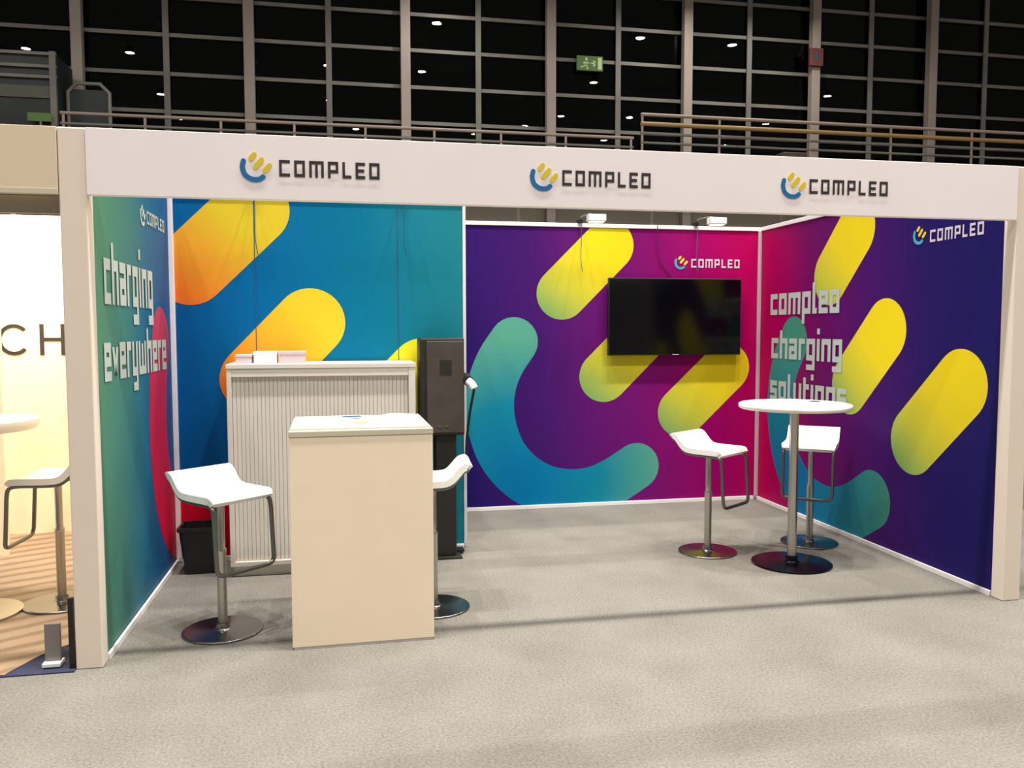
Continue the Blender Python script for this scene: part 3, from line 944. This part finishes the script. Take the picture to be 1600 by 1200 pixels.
# ---- waste bin
bn = thing('waste_bin', (.305, 1.585, 0), 'black tapered waste bin between the left stool and the cabinet', 'bin')
mb = MB()
i0 = mb.mi('black')
def rring(w, d, z, r=.02, n=4):
    out = []
    for cx_, cy_, a0 in ((w - r, d - r, 0), (-w + r, d - r, 90), (-w + r, -d + r, 180), (w - r, -d + r, 270)):
        for k in range(n + 1):
            a = radians(a0 + 90 * k / n)
            out.append(mb.bm.verts.new((cx_ + r * cos(a), cy_ + r * sin(a), z)))
    return out
rg = [rring(.095, .085, 0), rring(.125, .11, .285), rring(.135, .12, .287), rring(.135, .12, .31), rring(.12, .105, .31), rring(.09, .08, .01)]
for A, B in zip(rg, rg[1:]):
    for j in range(len(A)):
        mb.bm.faces.new((A[j], A[(j + 1) % len(A)], B[(j + 1) % len(A)], B[j])).material_index = i0
mb.bm.faces.new(rg[0]); mb.bm.faces.new(rg[-1])
mb.build('body', bn)

# ---- charging station
ch = thing('charging_station', (1.91, 1.62, 0), 'dark grey electric charging station on a black pedestal by the blue wall end', 'charging station')
MB().box((-.12, -.1, 0), (.12, .13, .014), 'charger_black', bevel=.003).build('base_plate', ch)
MB().box((-.055, -.05, .0145), (.085, .1, .86), 'charger_black', bevel=.006).build('pedestal', ch)
MB().box((-.165, -.085, .861), (.14, .14, 1.53), 'charger_black', bevel=.012).build('housing', ch)
MB().box((-.12, -.099, .88), (.137, -.0855, 1.51), 'charger_grey', bevel=.006).build('front_cover', ch)
MB().box((-.03, -.101, 1.28), (.05, -.0995, 1.38), 'charger_black').build('display', ch)
MB().tube([(.1415, -.02, 1.255), (.16, -.06, 1.25), (.165, -.10, 1.235)], .036, 'black', 16).build('socket', ch)
pl = MB().tube([(.165, -.10, 1.235), (.185, -.12, 1.215), (.2, -.13, 1.185)], .028, 'rail_white', 14).build('plug', ch)
pl['label'] = 'pale charging plug'
MB().tube(spline([Vector((.2, -.13, 1.18)), Vector((.175, -.10, 1.02)), Vector((.16, -.06, .85)), Vector((.155, -.03, .7)), Vector((.14, .0, .6)), Vector((.11, .02, .54)), Vector((.084, .02, .55))], 8), .009, 'black', 10).build('cable', ch)
MB().box((.095, .03, .0145), (.15, .12, .03), 'black').build('foot', ch)
mb = MB()
for k in range(3):
    mb.box((-.1 + k * .05, -.1015, .92), (-.07 + k * .05, -.0995, .935), 'cabin_band')
mb.build('indicator', ch)

# ================================================================== NEIGHBOURING BOOTH (left edge)
NY = 2.87
mb = MB()
mb.box((-6, NY, 0), (0.0, NY + .04, 2.46), 'nb_wall')
nw = tag(mb.build('wall_neighbour'), 'brightly lit white back wall of the neighbouring booth', 'wall', kind='structure')
mb = MB()
mb.box((-1.45, 2.2, 0), (-1.09, 2.24, 2.46), 'nb_wall')
tag(mb.build('wall_neighbour_side'), 'narrow white wall piece of the neighbouring booth', 'wall', kind='structure')
mb = MB()
mb.box((-6, 0.1, 0), (-5.96, NY, 2.46), 'nb_wall')
tag(mb.build('wall_neighbour_left'), 'far side wall of the neighbouring booth', 'wall', kind='structure')
mb = MB()
mb.box((XL - .106, .095, 0), (XL - .0405, NY - .001, 2.46), 'nb_wall')
tag(mb.build('wall_shared'), 'neighbour side of the shared booth wall', 'wall', kind='structure')
mb = MB()
mb.box((-6, .06, 2.12), (-.0, .09, 2.198), 'back_side')  # strip added in place of the dark gap over the neighbour's wall
tag(mb.build('gap_strip'), 'dark strip standing in for the gap below the neighbouring fascia', 'trim', kind='structure')

def ring_letter(mb, cx, z, rx, rz_, a0, a1, t, m, y):
    outer, inner = [], []
    for k in range(25):
        a = radians(a0 + (a1 - a0) * k / 24)
        outer.append((cx + rx * cos(a), y, z + rz_ * sin(a))); inner.append((cx + (rx - t) * cos(a), y, z + (rz_ - t) * sin(a)))
    mb.poly(outer + inner[::-1], m, thick=(0, -.003, 0))
yt = NY - .002
mb = MB()
ring_letter(mb, -1.235, 1.515, .115, .12, 42, 318, .028, 'ink', yt)
H0 = -1.055
for x in (H0, H0 + .15):
    mb.box((x, yt - .003, 1.395), (x + .03, yt, 1.635), 'ink')
mb.box((H0 + .03, yt - .003, 1.503), (H0 + .15, yt, 1.53), 'ink')
mb.build('lettering', nw)['label'] = 'black lettering CH'
mb = MB()
ring_letter(mb, -1.43, 1.87, .1, .1, -90, 90, .03, 'ink', yt)
mb.build('lettering', nw)

t5 = thing('high_table', (-.80, .9, 0.011), 'white round high table cut off by the left photo edge', 'table')
MB().lathe([(0, 0), (.25, 0), (.25, .012), (.05, .025), (.04, .06), (0, .06)], 'steel', 40).build('base', t5)
MB().lathe([(0, .059), (.035, .059), (.035, 1.03), (0, 1.03)], 'steel', 24).build('column', t5)
MB().lathe([(0, 1.031), (.355, 1.031), (.365, 1.06), (.36, 1.085), (0, 1.085)], 'table_white', 56).build('tabletop', t5)

cr_ = thing('clear_stand', (-.105, .05, 0.011), 'small grey translucent stand with white foot beside the left corner post', 'stand')
MB().box((-.05, -.03, 0), (.03, .04, .02), 'plastic_white', bevel=.003).build('foot', cr_)
MB().box((-.045, .0, .0205), (.025, .02, .2), 'smoke', bevel=.004).build('panel', cr_)
tag(MB().box((-.03, .005, 0.007), (-.008, .03, .34), 'black').build('upright_strip'), 'thin black upright strip against the left corner post', 'black_strip')  # plain dark upright line beside the post

# warm lamps of the neighbour
def nb_light(x, y, lab):
    t = thing('arm_spotlight', (x, y, 2.4605), lab, 'lamp', 0, 'spotlights of the neighbouring booth')
    MB().box((-.02, -.03, 0), (.02, .03, .03), 'black').build('clamp', t)
    MB().tube([(0, -.02, .03), (0, -.45, .03)], .008, 'steel', 8).build('arm', t)
    MB().box((-.08, -.5, -.03), (.08, -.42, .025), 'plastic_white', bevel=.005).build('lamp_head', t)
    ld = bpy.data.lights.new('nb', 'AREA'); ld.size = .12; ld.energy = 38; ld.color = (1, .86, .62)
    lo = bpy.data.objects.new('lamp_light', ld); COL.objects.link(lo); lo.parent = t
    lo.location = (0, -.46, -.04); lo.rotation_euler = (radians(38), 0, 0)
nb_light(-1.2, NY, 'white spotlight over the neighbouring white wall near its letters')
nb_light(-3.0, NY, 'white spotlight over the far part of the neighbouring white wall')
